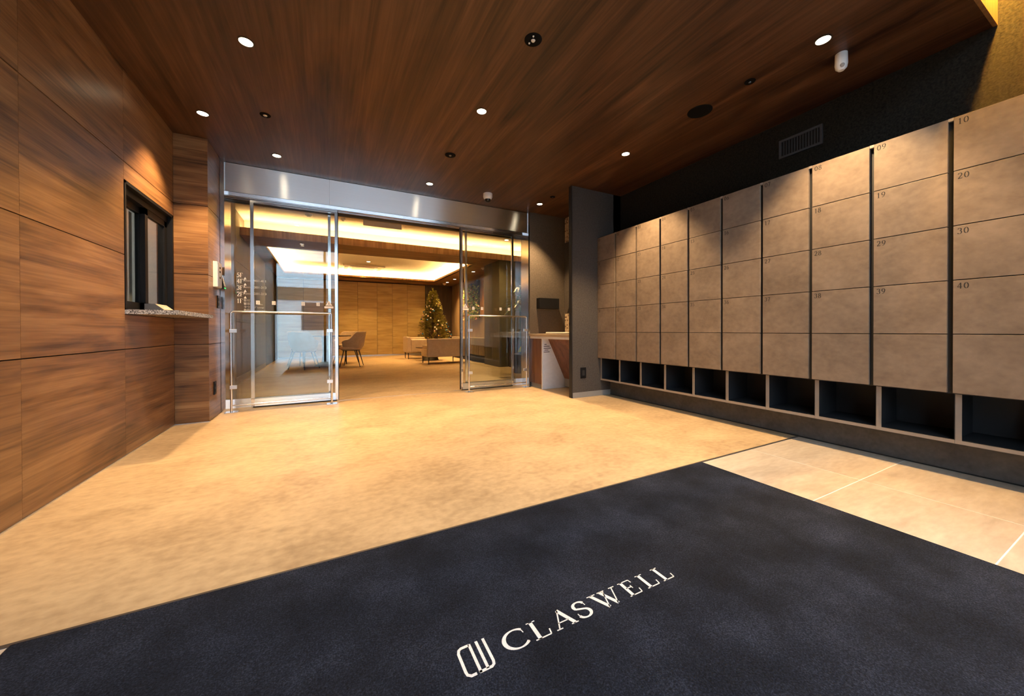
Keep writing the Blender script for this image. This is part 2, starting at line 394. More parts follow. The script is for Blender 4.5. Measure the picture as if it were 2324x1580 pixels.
# lit office behind the window
mb = MB(); mb.box((-3.2, 2.2, 0), (-3.15, 6.2, 2.7)); mb.box((-3.2, 6.2, 0), (XL-.1, 6.25, 2.7)); mb.box((-3.2, 2.15, 0), (XL-.1, 2.2, 2.7)); mb.box((-3.2, 2.15, 2.7), (XL-.1, 6.25, 2.75)); mb.box((-3.2, 2.15, -.1), (XL-.1, 6.25, 0))
mb.build('wall_office', plain('office_white', (.72, .72, .70), 0.8), kind='structure')
of = thing('office_light', (-2.3, 4.6, 2.66), 'white ceiling light inside the reception office behind the window', 'light')
bx('diffuser', (-2.6, 4.1, 2.66), (-2.0, 5.1, 2.69), glow('office_tube', (1.0, .93, .82), 12.0), of)
vb = thing('venetian_blind', (XL-.2, 3.72, 1.03), 'pale slatted blind behind the left pane of the reception window', 'blind')
msl = plain('blind_slat', (.62, .60, .55), 0.6)
for k in range(27):
    z = 1.06+k*.030
    MB().prism([(XL-.215, 3.49, z), (XL-.195, 3.49, z+.022), (XL-.196, 3.49, z+.023), (XL-.216, 3.49, z+.001)], (0, .37, 0)).build('slat', msl, vb)
bx('headrail', (XL-.22, 3.49, 1.875), (XL-.19, 3.86, 1.90), msl, vb)
ob = thing('vertical_blind', (XL-.3, 4.2, 1.0), 'white vertical blind strips behind the right pane of the reception window', 'blind')
for k in range(4): bx('strip', (XL-.30, 4.12+k*.085, 1.0), (XL-.297, 4.175+k*.085, 1.93), msl, ob)

# ------------------------------------------------------------------ granite counter, card holder
MB().prism([(XL-.02, 3.469, .990), (-.958, 3.469, .990), (-.958, YP-.001, .990), (XL-.02, YP-.001, .990)], (0, 0, .032)).build(
    'granite_counter', M_granite, label='speckled grey granite shelf below the black reception window', category='counter')
cd = thing('card_holder', (-1.10, 3.73, 1.022), 'small dark folded card sign with beige face on the granite shelf', 'sign')
MB().prism([(-1.20, 3.64, 1.0235), (-1.085, 3.64, 1.0235), (-1.145, 3.64, 1.075), (-1.20, 3.64, 1.075)], (0, .22, 0)).build('card_block', plain('slate_card', (.06, .06, .065), .5), cd)
MB().prism([(-1.083, 3.642, 1.0235), (-1.083, 3.858, 1.0235), (-1.143, 3.858, 1.075), (-1.143, 3.642, 1.075)], (.002, 0, .001)).build('card_face', plain('beige_card', (.36, .29, .22), .5), cd)
MB().prism([(-1.1045, 3.70, 1.0445), (-1.1045, 3.79, 1.0445), (-1.1105, 3.79, 1.0497), (-1.1105, 3.70, 1.0497)], (.0008, 0, .0006)).build('card_print', M_white, cd)

# ------------------------------------------------------------------ devices on the pier
ic = thing('intercom_panel', (XP, 4.62, 1.31), 'flat silver intercom box on the wood pier above the shelf', 'intercom')
bx('body', (XP, 4.535, 1.31), (XP+.035, 4.695, 1.565), M_white, ic, .003)
bx('faceplate', (XP+.035, 4.54, 1.315), (XP+.04, 4.69, 1.56), M_alu, ic)
for z in (1.50, 1.46, 1.40): bx('key', (XP+.04, 4.60, z), (XP+.043, 4.63, z+.018), M_print, ic)
cr = thing('card_reader', (XP, 4.77, 1.31), 'black card reader with green light hanging beside the steel jamb', 'card reader')
MB().prism([(XP, 4.735, 1.325), (XP+.05, 4.735, 1.31), (XP+.022, 4.735, 1.465), (XP, 4.735, 1.465)], (0, .07, 0)).build('body', M_black, cr)
MB().prism([(XP+.0465, 4.742, 1.34), (XP+.0265, 4.742, 1.455), (XP+.0285, 4.742, 1.455), (XP+.0485, 4.742, 1.34)], (0, .056, 0)).build('screen', plain('grey_screen', (.16, .17, .19), .2), cr)
bx('led', (XP+.046, 4.745, 1.316), (XP+.0515, 4.795, 1.324), M_green, cr)
def plate(name, y0, y1, z0, z1, label, cat):
    t = thing(name, (XP, (y0+y1)/2, z0), label, cat)
    bx('plate', (XP, y0, z0), (XP+.009, y1, z1), M_black, t, .002)
    for k in (.3, .7): bx('switch' if cat == 'switch' else 'socket', (XP+.009, y0+.025, z0+(z1-z0)*k-.014), (XP+.012, y1-.025, z0+(z1-z0)*k+.014), M_rubber, t)
plate('wall_switch', 4.675, 4.75, 1.105, 1.235, 'black switch plate on the pier below the card reader', 'switch')
plate('power_outlet', 4.525, 4.60, .235, .365, 'black power outlet near the floor on the wood pier', 'outlet')

# ------------------------------------------------------------------ glazed entrance screen
sc_ = thing('entrance_screen', (0.9, YG, 0), 'stainless framed glass entrance screen with a deep brushed steel header', 'glass screen', kind='structure')
XJ0, XJ1 = -0.990, 2.805
for a, b in ((XJ0, .047), (.047, XJ1)):
    bx('header_panel', (a+.0008, YG, 2.372), (b-.0008, YG+.012, 2.676), M_ss, sc_)
bx('header_box', (XJ0, YG+.012, 2.372), (XJ1, 5.11, 2.70), M_ssp, sc_)
bx('header_trim', (XJ0, YG-.004, 2.681), (XJ1, YG+.012, ZC), M_ssp, sc_)
bx('header_shadow_gap', (XJ0, YG+.006, 2.676), (XJ1, YG+.0118, 2.681), M_gap, sc_)
for y in (4.905, 4.99): bx('door_track', (XJ0, y, 2.345), (XJ1, y+.012, 2.372), M_ssp, sc_)
bx('header_back', (XJ0, 5.07, 2.33), (XJ1, 5.11, 2.372), plain('bronze_trim', (.10, .07, .04), .4, .7), sc_)
bx('jamb', (XJ0, YG-.02, 0), (XJ0+.036, 5.11, 2.70), M_ssp, sc_)
bx('jamb', (XJ1-.024, YG-.02, 0), (XJ1, 5.05, 2.70), M_ssp, sc_)
bx('floor_track', (.13, 4.945, 0), (1.73, 4.955, .002), M_alu, sc_)
def leaf(name, x0, x1, xlead, sgn, lab, n):
    """sliding leaf; xlead is its leading stile with a black rubber edge"""
    d = thing(name, ((x0+x1)/2, 4.95, 0.012), lab, 'door', kind='structure')
    zb, zt = .016, 2.345
    for xx in (x0, x1):
        bx('stile', (xx-.016, 4.935, zb), (xx+.016, 4.965, zt), M_ssp, d)
    bx('bottom_rail', (x0+.016, 4.935, zb), (x1-.016, 4.965, .102), M_ss, d)
    bx('top_rail', (x0+.016, 4.935, zt-.03), (x1-.016, 4.965, zt), M_ssp, d)
    p = bx('pane', (x0+.016, 4.946, .102), (x1-.016, 4.954, zt-.03), M_glass, d)
    bx('rubber_edge', (xlead-.004+sgn*.02, 4.938, zb), (xlead+.004+sgn*.02, 4.962, zt), M_rubber, d)
    bx('bottom_brush', (x0, 4.942, .003), (x1, 4.958, zb), M_rubber, d)
    return d, p
d1, p1 = leaf('door_1', -.733, .118, .118, 1, 'left sliding glass door leaf standing open with stickers', 1)
d2, p2 = leaf('door_2', 1.742, 2.573, 1.742, -1, 'right sliding glass door leaf standing open beside the basin', 2)
def fixed(x0, x1, xs_):
    bx('fixed_pane', (x0, 5.026, .10), (x1, 5.034, 2.34), M_glass, sc_)
    bx('fixed_rail', (x0, 5.015, 0), (x1, 5.045, .10), M_ss, sc_)
    bx('fixed_stile', (xs_-.015, 5.015, .10), (xs_+.015, 5.045, 2.345), M_ssp, sc_)
fixed(XJ0+.036, .044, .044); fixed(1.84, XJ1-.024, 1.84)
# stickers on the leaves: small white squares with the mark, warning triangles
M_stick = plain('white_sticker', (.78, .74, .70), .6)
M_stickd = plain('grey_sticker_mark', (.30, .28, .27), .6)
def sticker(x, z, leafp):
    y = 4.9445
    s = bx('sticker', (x-.018, y, z-.021), (x+.018, y+.001, z+.021), M_stick, leafp)
    mb = MB(); to = lambda q: (x+q[0]*.024-.012, y-.0004, z+q[1]*.03-.015)
    for pts in ([(.35, .02), (.08, .05), (.04, .15), (.04, .85), (.10, .98), (.45, .98), (.45, .02), (.92, .05), (.96, 1)], [(.70, .1), (.70, 1)]): stroke(mb, pts, .13, to)
    mb.build('mark', M_stickd, s)
for x in (-.682, -.531, -.238, -.081): sticker(x, 1.19, p1)
for x in (1.924, 2.063, 2.367, 2.51): sticker(x, 1.192, p2)
def warn(x, z, leafp):
    y = 4.9442
    s = MB().prism([(x-.038, y, z), (x+.038, y, z), (x, y, z+.062)], (0, .001, 0)).build('warning_sticker', M_stick, leafp)
    MB().prism([(x-.006, y-.0006, z+.012), (x+.006, y-.0006, z+.012), (x+.004, y-.0006, z+.042), (x-.004, y-.0006, z+.042)], (0, .0004, 0)).build('mark', M_stickd, s)
    bx('warning_text', (x-.05, y, z-.032), (x+.05, y+.001, z-.008), M_stick, leafp)
warn(.035, 1.175, p1); warn(1.80, 1.195, p2)
# guard screens in front of the leaves
def guard(x0, x1, lab):
    g = thing('glass_guard', ((x0+x1)/2, 4.755, 0), lab, 'guard rail', 'glass guards in front of the sliding doors')
    y = 4.76
    for x, s in ((x0, 1), (x1, -1)):
        bx('base_plate', (x-.055, y-.05, 0), (x+.055, y+.05, .009), M_ssp, g, .002)
        MB().tube((x, y, .009), (x, y, 1.06), .011, n=12).build('post', M_ssp, g, True)
        for z in (.27, .87):
            bx('clamp', (x-.012 if s > 0 else x-.05, y-.014, z-.019), (x+.05 if s > 0 else x+.012, y+.014, z+.019), M_alu, g, .002)
    MB().path([(x0, y, 1.055), (x0+.004, y, 1.068), (x0+.016, y, 1.075), (x1-.016, y, 1.075), (x1-.004, y, 1.068), (x1, y, 1.055)], .010, 12).build('top_rail', M_ssp, g, True)
    MB().tube((x0, y, .075), (x1, y, .075), .008, n=10).build('bottom_rail', M_ssp, g, True)
    bx('pane', (x0+.03, y-.004, .095), (x1-.03, y+.004, 1.05), M_glass, g)
guard(-.895, .060, 'low tubular guard with glass before the left door leaf')
guard(1.785, 2.715, 'low tubular guard with glass before the right door leaf')
# floor directory in white letters on the left fixed pane
dr = thing('directory_lettering', (-.8, 5.024, 1.0), 'white floor directory lettering on the left glass pane', 'lettering')
M_let = plain('white_lettering', (.80, .79, .76), .6)
rows = [(1.478, '5F', None, True), (1.41, '4F', 'Room 401-411', True), (1.335, '3F', 'Room 301-313', True), (1.262, '2F', 'Room 201-213', True), (1.185, '1F', None, False)]
for z, fl, rm, tri in rows:
    text_mesh(fl, lambda p, z=z: (-.888+p[0]*.045, 5.0255, z+p[1]*.048), .05).build('floor_number', M_let, dr)
    if rm: font_mesh(rm, .036, (-.828, 5.0255, z+.022), (1, 0, 0), (0, 0, 1), M_let, 'room_numbers', dr)
    if tri: MB().prism([(-.826, 5.0255, z-.024), (-.798, 5.0255, z-.024), (-.812, 5.0255, z+.004)], (0, .0005, 0)).build('pictogram', M_let, dr)
for k, tx in enumerate(['受付', '管理室', 'ラウンジ', '自販機']):
    font_mesh(tx, .030, (-.828, 5.0255, 1.205-k*.037), (1, 0, 0), (0, 0, 1), M_let, 'room_name', dr)
for k, tx in enumerate(['Office', 'Lounge', 'Vending']):
    font_mesh(tx, .022, (-.700, 5.0255, 1.168-k*.037), (1, 0, 0), (0, 0, 1), M_let, 'room_name', dr)

# ------------------------------------------------------------------ alcove with the basin, partition
bx('wall_alcove', (XJ1, YG, 0), (3.70, YG+.12, ZC), mottle('taupe_fabric_wall', (.068, .053, .040), (.120, .096, .074), 60, 0.85, 0.2, 0.35, (1, 1, 1), 220, 0.5), kind='structure')
bx('wall_mirror', (3.47, 3.70, 0), (3.60, YG, ZC), M_dark, kind='structure')
mbt = MB(); rr = random.Random(3)
pt = thing('wall_partition', (2.78, 3.70, 0), 'thin charcoal partition with black edge beside the lockers', 'wall', kind='structure')
bx('partition_face', (2.784, 3.70, 0), (3.60, 3.756, ZC), M_dark, pt)
bx('partition_edge', (2.772, 3.700, 0), (2.784, 3.758, ZC), M_blackwall, pt)
bx('baseboard_partition', (2.784, 3.694, 0), (3.41, 3.70, .068), M_base, kind='structure')
mr = thing('wall_mirror_panel', (3.46, 4.2, 1.14), 'tall frameless mirror above the basin in the alcove', 'mirror')
mr.name = 'mirror'
bx('mirror_glass', (3.455, 3.80, 1.14), (3.469, 4.80, 2.28), steel('mirror_silver', (.9, .9, .9), 0.02), mr)
mcols = [plain('mosaic_%s' % nme, c, .3) for nme, c in (('beige', (.45, .34, .22)), ('brown', (.16, .09, .05)), ('sand', (.55, .45, .32)))]
mo = thing('wall_mosaic', (3.47, 4.3, .8), kind='structure')
mbs = [MB() for _ in mcols]
for (z0, z1) in ((.815, 1.135), (2.285, ZC)):
    z = z0
    while z < z1-.02:
        y = 3.80
        while y < 4.80:
            mbs[rr.choice([0, 0, 2, 2, 1])].box((3.460, y+.001, z+.001), (3.4695, y+.023, z+.023)); y += .025
        z += .025
for b_, mm in zip(mbs, mcols): b_.build('tile_field', mm, mo, kind='stuff')
va = thing('vanity_unit', (3.1, 4.3, 0), 'wood fronted hand basin counter in the alcove beside the glass door', 'vanity')
M_vw = wood('vanity_walnut', (.06, .022, .010), (.15, .062, .026), (.24, .11, .05), 'z', per_object=False)
M_top = wood('light_oak_top', (.36, .25, .15), (.48, .36, .23), (.56, .44, .30), 'y', per_object=False)
bx('countertop', (2.79, 3.762, .775), (3.468, YG-.002, .812), M_top, va, .003)
bx('counter_edge', (2.80, 3.762, .742), (3.46, 4.80, .775), M_white, va)
bx('basin', (2.90, 3.80, .812), (3.30, 4.52, .84), plain('basin_ceramic', (.72, .68, .60), .15), va, .012)
cb = MB(); cb.box((2.808, 4.478, .07), (2.828, YG-.004, .742)); cb.build('cabinet_door', M_vw, va)
bx('kick_board', (2.83, 4.478, 0), (2.84, YG-.004, .07), M_base, va)
wp = MB().prism([(2.806, 4.455, .003), (3.40, 4.455, .003), (3.40, 4.455, .742), (2.806, 4.455, .742)], (0, .02, 0)).build('side_panel', M_white, va)
for k, (tx, sz) in enumerate([('CAUTION', .018), ('1  ――――――', .022), ('―――――――', .018), ('―――――', .018), ('2  ―――――', .022)]):
    bx('print_line', (2.83+(.012 if k % 3 == 0 else 0), 4.4535, .655-k*.028), (2.83+.05+.022*(k % 3)+(.03 if k else 0), 4.4545, .664-k*.028), M_print, wp)
MB().prism([(2.905, 3.765, .742), (2.93, 3.765, .742), (3.225, 3.765, .14), (3.20, 3.765, .14)], (0, .689, 0)).build('apron_panel', M_vw, va)
bx('lower_board', (3.20, 3.765, .02), (3.22, 4.454, .14), M_base, va)
bx('paper_towel_box', (2.935, YG-.10, 1.205), (3.30, YG-.0005, 1.37), M_black, bev=.004, label='black wall box for paper towels over the basin counter', category='dispenser')
ws = thing('power_outlet', (2.95, 3.70, .245), 'black outlet plate low on the charcoal partition by the lockers', 'outlet')
bx('plate', (2.905, 3.692, .245), (2.995, 3.6995, .385), M_black, ws, .002)
bx('socket', (2.93, 3.690, .28), (2.97, 3.692, .35), M_rubber, ws)

# ------------------------------------------------------------------ right wall, lockers
bx('wall_right', (XR, -1.75, 0), (XR+.12, 3.70, 4.55), M_dark2, kind='structure')
bx('baseboard_right', (3.41, .30, 0), (XR, 3.699, .205), mottle('plinth_charcoal', (.055, .053, .052), (.10, .096, .092), 6, .6, .3, .05), kind='structure')
bx('trim_1', (3.402, .30, 0), (3.41, 3.694, .006), M_gap, kind='structure')
XD = 3.192; PIT = .3367; Y0 = 3.697
rz = [2.080, 1.771, 1.459, 1.149, .840, .500]
number_cache = {}
for c in range(10):
    ya, yb = Y0-c*PIT, Y0-(c+1)*PIT          # far edge, near edge
    lab = 'locker column with doors numbered %02d, %d, %d and %d' % (c+1, c+11, c+21, c+31)
    t = thing('locker_column', (XD+.2, (ya+yb)/2, .205), lab, 'locker', 'tan locker columns along the right wall')
    mb = MB()
    mb.box((XD+.024, yb, .495), (XR-.002, ya, 2.076))
    mb.build('carcass', M_inside, t)
    bx('cap', (XD+.001, yb, 2.062), (XD+.026, yb+.0205, 2.079), M_frame, t)
    # open cubby
    mb = MB()
    mb.box((XD+.05, yb, .225), (XR-.002, yb+.003, .495)); mb.box((XD+.05, ya-.003, .225), (XR-.002, ya, .495))
    mb.box((XR-.03, yb+.003, .225), (XR-.002, ya-.003, .495)); mb.box((XD+.05, yb+.003, .2255), (XR-.03, ya-.003, .228))
    mb.build('cubby_lining', M_inside, t)
    mb = MB(); mb.box((XD+.048, ya-.026, .2255), (XD+.0495, ya-.001, .497))
    mb.build('cubby_post', M_frame, t)
    bx('bottom_ledge', (XD+.046, yb+.0004, .205), (XR-.002, ya-.0004, .2255), M_frame, t)
    for r_ in range(5):
        d = bx('door', (XD, yb+.0215, rz[r_+1]+.0024), (XD+.020, ya-.0008, rz[r_]-.0024), M_lock, t, .0012)
        if r_ < 4:
            num = '%02d' % (r_*10+c+1)
            yl, zt = ya-.016, rz[r_]-.050
            text_mesh(num, lambda p: (XD-.0006, yl-p[0]*.031, zt+p[1]*.033), .17).build('number', M_print, d)
vg = thing('air_grille', (XR, 1.595, 2.38), 'dark slatted air vent high on the wall above the lockers', 'vent')
M_vent = plain('vent_grey', (.060, .060, .062), .6)
mb = MB()
for a, b in (((1.437, 2.383), (1.752, 2.40)), ((1.437, 2.525), (1.752, 2.543)), ((1.437, 2.40), (1.455, 2.525)), ((1.734, 2.40), (1.752, 2.525))): mb.box((XR-.014, a[0], a[1]), (XR, b[0], b[1]))
mb.build('frame', M_vent, vg)
bx('backing', (XR-.003, 1.455, 2.40), (XR-.0005, 1.734, 2.525), M_gap, vg)
for k in range(13): bx('slat', (XR-.012, 1.468+k*.0205, 2.40), (XR-.003, 1.472+k*.0205, 2.525), M_vent, vg)

# ------------------------------------------------------------------ mat with the mark and the word
X0, X1, Y1m, Y0m = -.778, 2.175, 1.512, -.30
em = thing('entrance_mat', (.7, .6, 0), 'large navy black door mat with white logo lettering', 'mat')
mb = MB(); mb.box((X0+.004, Y0m+.004, .0005), (X1-.004, Y1m-.004, .009), .003); mb.build('pile', M_mat, em)
bx('rubber_border', (X0, Y0m, .0003), (X1, Y1m, .0045), plain('brown_black_rubber', (.045, .030, .022), .7), em)
zt = .0094
def flat(fn, name):
    mb = MB(); fn(mb, lambda p: (p[0], p[1], zt)); mb.build(name, M_matw, em)
def letter(fn, x, wd, name='letter'):
    """fn draws strokes in a box wd x .064 whose lower left corner is (x, .848)"""
    flat(lambda mb, to: fn(lambda p, w=.0118, t=None: stroke(mb, [(x+a*wd, .848+b*.064) for a, b in p], w, to, t)), name)
def sC(s): s(arc(.58, .5, .50, .47, 48, 318, 26), .0125, .0045); s([(.90, .84), (.93, .66)], .003); s([(.93, .20), (.97, .16)], .003)
def sL(s): s([(.28, 0), (.28, 1)]); s([(.02, .975), (.56, .975)], .0034); s([(.02, .025), (.96, .025)], .0038); s([(.955, .03), (1.02, .30)], .0042)
def sA(s): s([(.12, .02), (.52, 1)], .0042); s([(.50, 1.0), (.86, .02)], .0122); s([(.22, .33), (.70, .33)], .0036); s([(0, .025), (.27, .025)], .0034); s([(.68, .025), (1.0, .025)], .0034)
def sS(s): s(arc(.50, .745, .36, .225, 20, 215, 16)+arc(.50, .27, .40, .245, 62, -165, 16), .0115, .0048); s([(.84, .82), (.87, .66)], .003); s([(.10, .36), (.12, .18)], .003)
def sW(s):
    s([(.14, .98), (.40, 0)], .0118); s([(.38, 0), (.58, .98)], .0042); s([(.46, .98), (.70, 0)], .0118); s([(.68, 0), (.90, .98)], .0042)
    s([(.02, .975), (.30, .975)], .0034); s([(.38, .975), (.62, .975)], .0034); s([(.80, .975), (1.0, .975)], .0034)
def sE(s): s([(.25, 0), (.25, 1)]); s([(.02, .975), (.86, .975)], .0036); s([(.02, .025), (.94, .025)], .0038); s([(.25, .53), (.66, .53)], .0036); s([(.86, .98), (.89, .77)], .0036); s([(.94, .03), (1.0, .28)], .004); s([(.66, .63), (.66, .42)], .0034)
letter(sC, .425, .075); letter(sL, .513, .054); letter(sA, .584, .076); letter(sS, .668, .055); letter(sW, .736, .116)
letter(sE, .868, .056); letter(sL, .948, .056); letter(sL, 1.023, .053)
def logo(mb, to):
    p = lambda a, b: (.305+a*.081, .834+b*.091)
    for pts in ([(.34, .03), (.16, .03), (.06, .10), (.04, .20), (.04, .82), (.09, .93), (.18, .97), (.46, .97)],
                [(.47, 1.0), (.47, 0)], [(.43, .03), (.86, .03), (.94, .08), (.97, .18), (.97, 1.0)], [(.72, 1.0), (.72, .03)]):
        stroke(mb, [p(*q) for q in pts], .0078, to)
flat(logo, 'logo_mark')

# ------------------------------------------------------------------ ceiling fittings
M_ring = plain('dark_bronze_ring', (.03, .022, .016), .4)
M_cup = plain('reflector', (.75, .70, .62), .3, .6)
def downlight(x, y, lab, z=ZC, r=.038, watts=SPOT_W, size=86, lens=M_led, blend=.55, col=WARM):
    t = thing('downlight', (x, y, z-.006), lab, 'downlight', 'warm round ceiling downlights')
    MB().lathe((x, y, z), [(r+.007, 0), (r+.007, -.004), (r, -.005), (r, 0)], 28).build('trim_ring', M_ring, t, True)
    MB().lathe((x, y, z), [(0, -.0035), (r-.001, -.0035), (r-.001, -.0005), (0, -.0005)], 28).build('lens', lens, t)
    spot(t, (x, y, z-.012), watts, size, blend, col)
downlight(-.44, 2.80, 'lit ceiling downlight nearest the camera above the left wood wall')
downlight(-.91, 3.884, 'lit downlight close to the left wall beside the wood pier', watts=SPOT_W*1.25)
downlight(-.446, 4.468, 'lit downlight in front of the left end of the steel header')
downlight(1.164, 2.787, 'lit downlight in the middle of the wooden ceiling')
downlight(1.159, 4.46, 'lit downlight in front of the middle of the steel header')
downlight(2.765, 4.45, 'lit downlight over the basin alcove', watts=SPOT_W*1.6)
downlight(2.775, 2.778, 'lit downlight above the locker columns numbered 03 and 04', watts=SPOT_W*1.5)
downlight(2.798, 1.118, 'lit downlight near the white sensor above lockers 08 and 09', watts=SPOT_W*1.5)
downlight(-.44, 1.118, 'lit downlight overhead at the left, above the mat corner', watts=SPOT_W*.3)
M_blk2 = plain('matte_black', (.004, .004, .004), .9, spec=.1)
def disc(name, x, y, r, lab, cat, mat=M_blk2, lens=None, drop=.006):
    t = thing(name, (x, y, ZC-drop), lab, cat)
    MB().lathe((x, y, ZC), [(0, -drop), (r*.9, -drop), (r, -drop*.4), (r, 0), (0, 0)], 32).build('cover', mat, t, True)
    for (dx, dy, rr_, m_) in (lens or []):
        MB().lathe((x+dx, y+dy, ZC), [(0, -drop-.006), (rr_*.7, -drop-.005), (rr_, -drop), (0, -drop)], 16).build('lens', m_, t, True)
M_lens = plain('clear_lens', (.75, .70, .62), .1)
disc('emergency_light', 1.169, 1.956, .055, 'round black emergency light with small clear lens on the ceiling', 'emergency light', lens=[(0, 0, .014, M_lens), (-.012, .028, .006, M_lens), (-.016, -.030, .006, M_lens)])
disc('emergency_light', 1.163, 3.634, .055, 'round black emergency light nearer the glass doors', 'emergency light', lens=[(0, 0, .014, plain('dull_lens', (.2, .18, .15), .2))])
disc('ceiling_speaker', 2.793, 1.958, .095, 'large round black speaker cover in the ceiling above the lockers', 'speaker', drop=.004)
disc('sprinkler_head', -.447, 3.674, .040, 'small black sprinkler plate between the left downlights', 'sprinkler', lens=[(0, 0, .016, M_alu)])
disc('sprinkler_head', 2.787, 1.553, .036, 'small black sprinkler plate beside the round speaker', 'sprinkler', lens=[(0, 0, .010, plain('dim_metal', (.12, .12, .13), .3, .8))])
disc('sprinkler_head', 2.776, 4.135, .036, 'small black sprinkler plate by the black partition', 'sprinkler', lens=[(0, 0, .010, M_ring)])
dc = thing('dome_camera', (1.938, 4.437, ZC-.11), 'white dome security camera hanging before the steel header', 'security camera')
MB().lathe((1.938, 4.437, ZC), [(0, 0), (.062, 0), (.062, -.045), (.056, -.06), (.045, -.075), (0, -.075)], 28).build('housing', M_white, dc, True)
MB().lathe((1.938, 4.437, ZC), [(.042, -.072), (.040, -.090), (.028, -.106), (0, -.112)], 24).build('dome', plain('black_dome', (.01, .01, .01), .05), dc, True)
ms = thing('motion_sensor', (3.05, 1.12, ZC-.10), 'white tapered motion sensor hanging from the ceiling near the lockers', 'sensor')
mb = MB(); mb.lathe((3.05, 1.12, ZC), [(0, 0), (.032, 0), (.034, -.07), (.030, -.095), (.016, -.11), (0, -.112)], 24)
mb.build('housing', M_white, ms, True)
MB().ball((3.030, 1.108, ZC-.088), .014).build('eye', plain('grey_eye', (.35, .34, .36), .3), ms, True)

# ------------------------------------------------------------------ lobby beyond the glass: shell
ZS = 2.52
M_inl = mottle('dark_grey_panel', (.085, .082, .076), (.125, .12, .11), 2.0, .55, .4, .03)
bx('wall_lobby_return', (-1.25, 5.11, 0), (-1.0, 5.60, 2.95), mottle('taupe_paint', (.22, .18, .13), (.27, .22, .16), 8, .7), kind='structure')
wd_ = bx('wall_lobby_left', (-1.42, 5.60, 0), (-1.314, 13.1, 2.95), M_gap, kind='structure')
for ya, yb in ((5.60, 7.3), (7.3, 8.9), (8.9, 10.5)):
    for za, zb in ((.10, 1.02), (1.02, 2.02), (2.02, 2.95)):
        bx('panel', (-1.314, ya+.003, za+.003), (-1.30, yb-.003, zb-.003), M_inl, wd_)
bx('baseboard_lobby', (-1.314, 5.60, 0), (-1.295, 10.5, .10), M_base, kind='structure')
bx('ceiling_lobby', (-1.42, 5.11, 2.86), (7.0, 8.05, 2.92), M_paint, kind='structure')
MB().box((-1.42, 7.62, ZS), (5.6, 7.64, 2.655)).build('trim_2', M_fasc, kind='structure')
RX0, RX1, RY0, RY1, RZ = -1.05, 3.31, 8.50, 12.20, 2.73
mb = MB()
mb.box((-1.42, 7.64, ZS), (5.6, RY0, ZS+.02)); mb.box((-1.42, RY1, ZS), (5.6, 13.3, ZS+.02))
mb.box((-1.42, RY0, ZS), (RX0, RY1, ZS+.02)); mb.box((RX1, RY0, ZS), (5.6, RY1, ZS+.02))
mb.build('ceiling_soffit', M_lint, kind='structure')
bx('wall_lobby_cove', (-1.42, 8.0, ZS+.02), (5.6, 8.05, 2.86), M_paint, kind='structure')
mb = MB()
for lo, hi in (((RX0-.015, RY0-.015), (RX1+.015, RY0)), ((RX0-.015, RY1), (RX1+.015, RY1+.015)), ((RX0-.015, RY0), (RX0, RY1)), ((RX1, RY0), (RX1+.015, RY1))):
    mb.box((lo[0], lo[1], ZS), (hi[0], hi[1], ZS+.075))
mb.build('trim_3', M_fasc, kind='structure')
mb = MB(); mb.box((RX0-.3, RY0-.3, RZ), (RX1+.3, RY1+.3, RZ+.05))
for lo, hi in (((RX0-.32, RY0-.32), (RX1+.32, RY0-.3)), ((RX0-.32, RY1+.3), (RX1+.32, RY1+.32)), ((RX0-.32, RY0-.3), (RX0-.3, RY1+.3)), ((RX1+.3, RY0-.3), (RX1+.32, RY1+.3))):
    mb.box((lo[0], lo[1], ZS+.02), (hi[0], hi[1], RZ+.05))
mb.build('ceiling_recess', M_paint, kind='structure')
c1 = thing('cove_light', (1.5, 7.75, ZS+.02), 'long glowing cove strip above the wooden beam inside the lobby', 'light')
bx('led_strip', (-1.35, 7.72, ZS+.085), (5.5, 7.75, ZS+.10), M_covein, c1)
c2 = thing('cove_light', (1.2, 10.3, ZS+.02), 'rectangular glowing cove strip around the far lobby ceiling recess', 'light')
for lo, hi in (((RX0-.12, RY1+.11), (RX1+.12, RY1+.13)), ((RX1+.11, RY0-.12), (RX1+.13, RY1+.11)), ((RX0-.12, RY0-.13), (RX1+.12, RY0-.11)), ((RX0-.13, RY0-.11), (RX0-.11, RY1+.11))):
    bx('led_strip', (lo[0], lo[1], ZS+.055), (hi[0], hi[1], ZS+.07), M_covein2, c2)
# far wall of pale ribbed wood panels
M_rib = wood('ribbed_oak', (.30, .195, .060), (.44, .305, .100), (.54, .395, .155), 'x', rough=.5, band=4.0)
M_darkw = wood('dark_wenge', (.020, .012, .008), (.045, .026, .016), (.07, .042, .026), 'z', per_object=False)
bk = bx('wall_back', (-1.42, 13.02, 0), (5.6, 13.14, ZS), M_gap, kind='structure')
for xa, xb in ((-1.30, -.62), (-.62, .16), (.16, .95), (.95, 1.56), (1.56, 2.06), (2.06, 2.57), (2.57, 3.20)):
    bx('panel', (xa+.004, 13.0, .05), (xb-.004, 13.02, ZS-.03), M_rib, bk)
bx('panel', (3.22, 13.01, .05), (4.2, 13.02, ZS), M_darkw, bk)
bx('baseboard_back', (-1.3, 12.985, 0), (4.2, 13.0, .05), M_alu, kind='structure')
bx('wall_lobby_right', (4.2, 8.55, 0), (4.3, 13.02, ZS), wood('oak_side_wall', (.20, .12, .06), (.32, .21, .115), (.42, .29, .17), 'z', rough=.5, per_object=False), kind='structure')
pi_ = bx('wall_pillar', (3.63, 7.645, 0), (4.32, 8.55, ZS), mottle('olive_grey_paint', (.070, .060, .036), (.095, .082, .050), 4, .7), kind='structure')
bx('wall_lobby_far_right', (5.5, 5.11, 0), (5.6, 13.0, 2.95), M_dark, kind='structure')
bx('wall_lobby_front', (2.88, 5.11, 0), (5.6, 5.16, 2.95), M_dark, kind='structure')
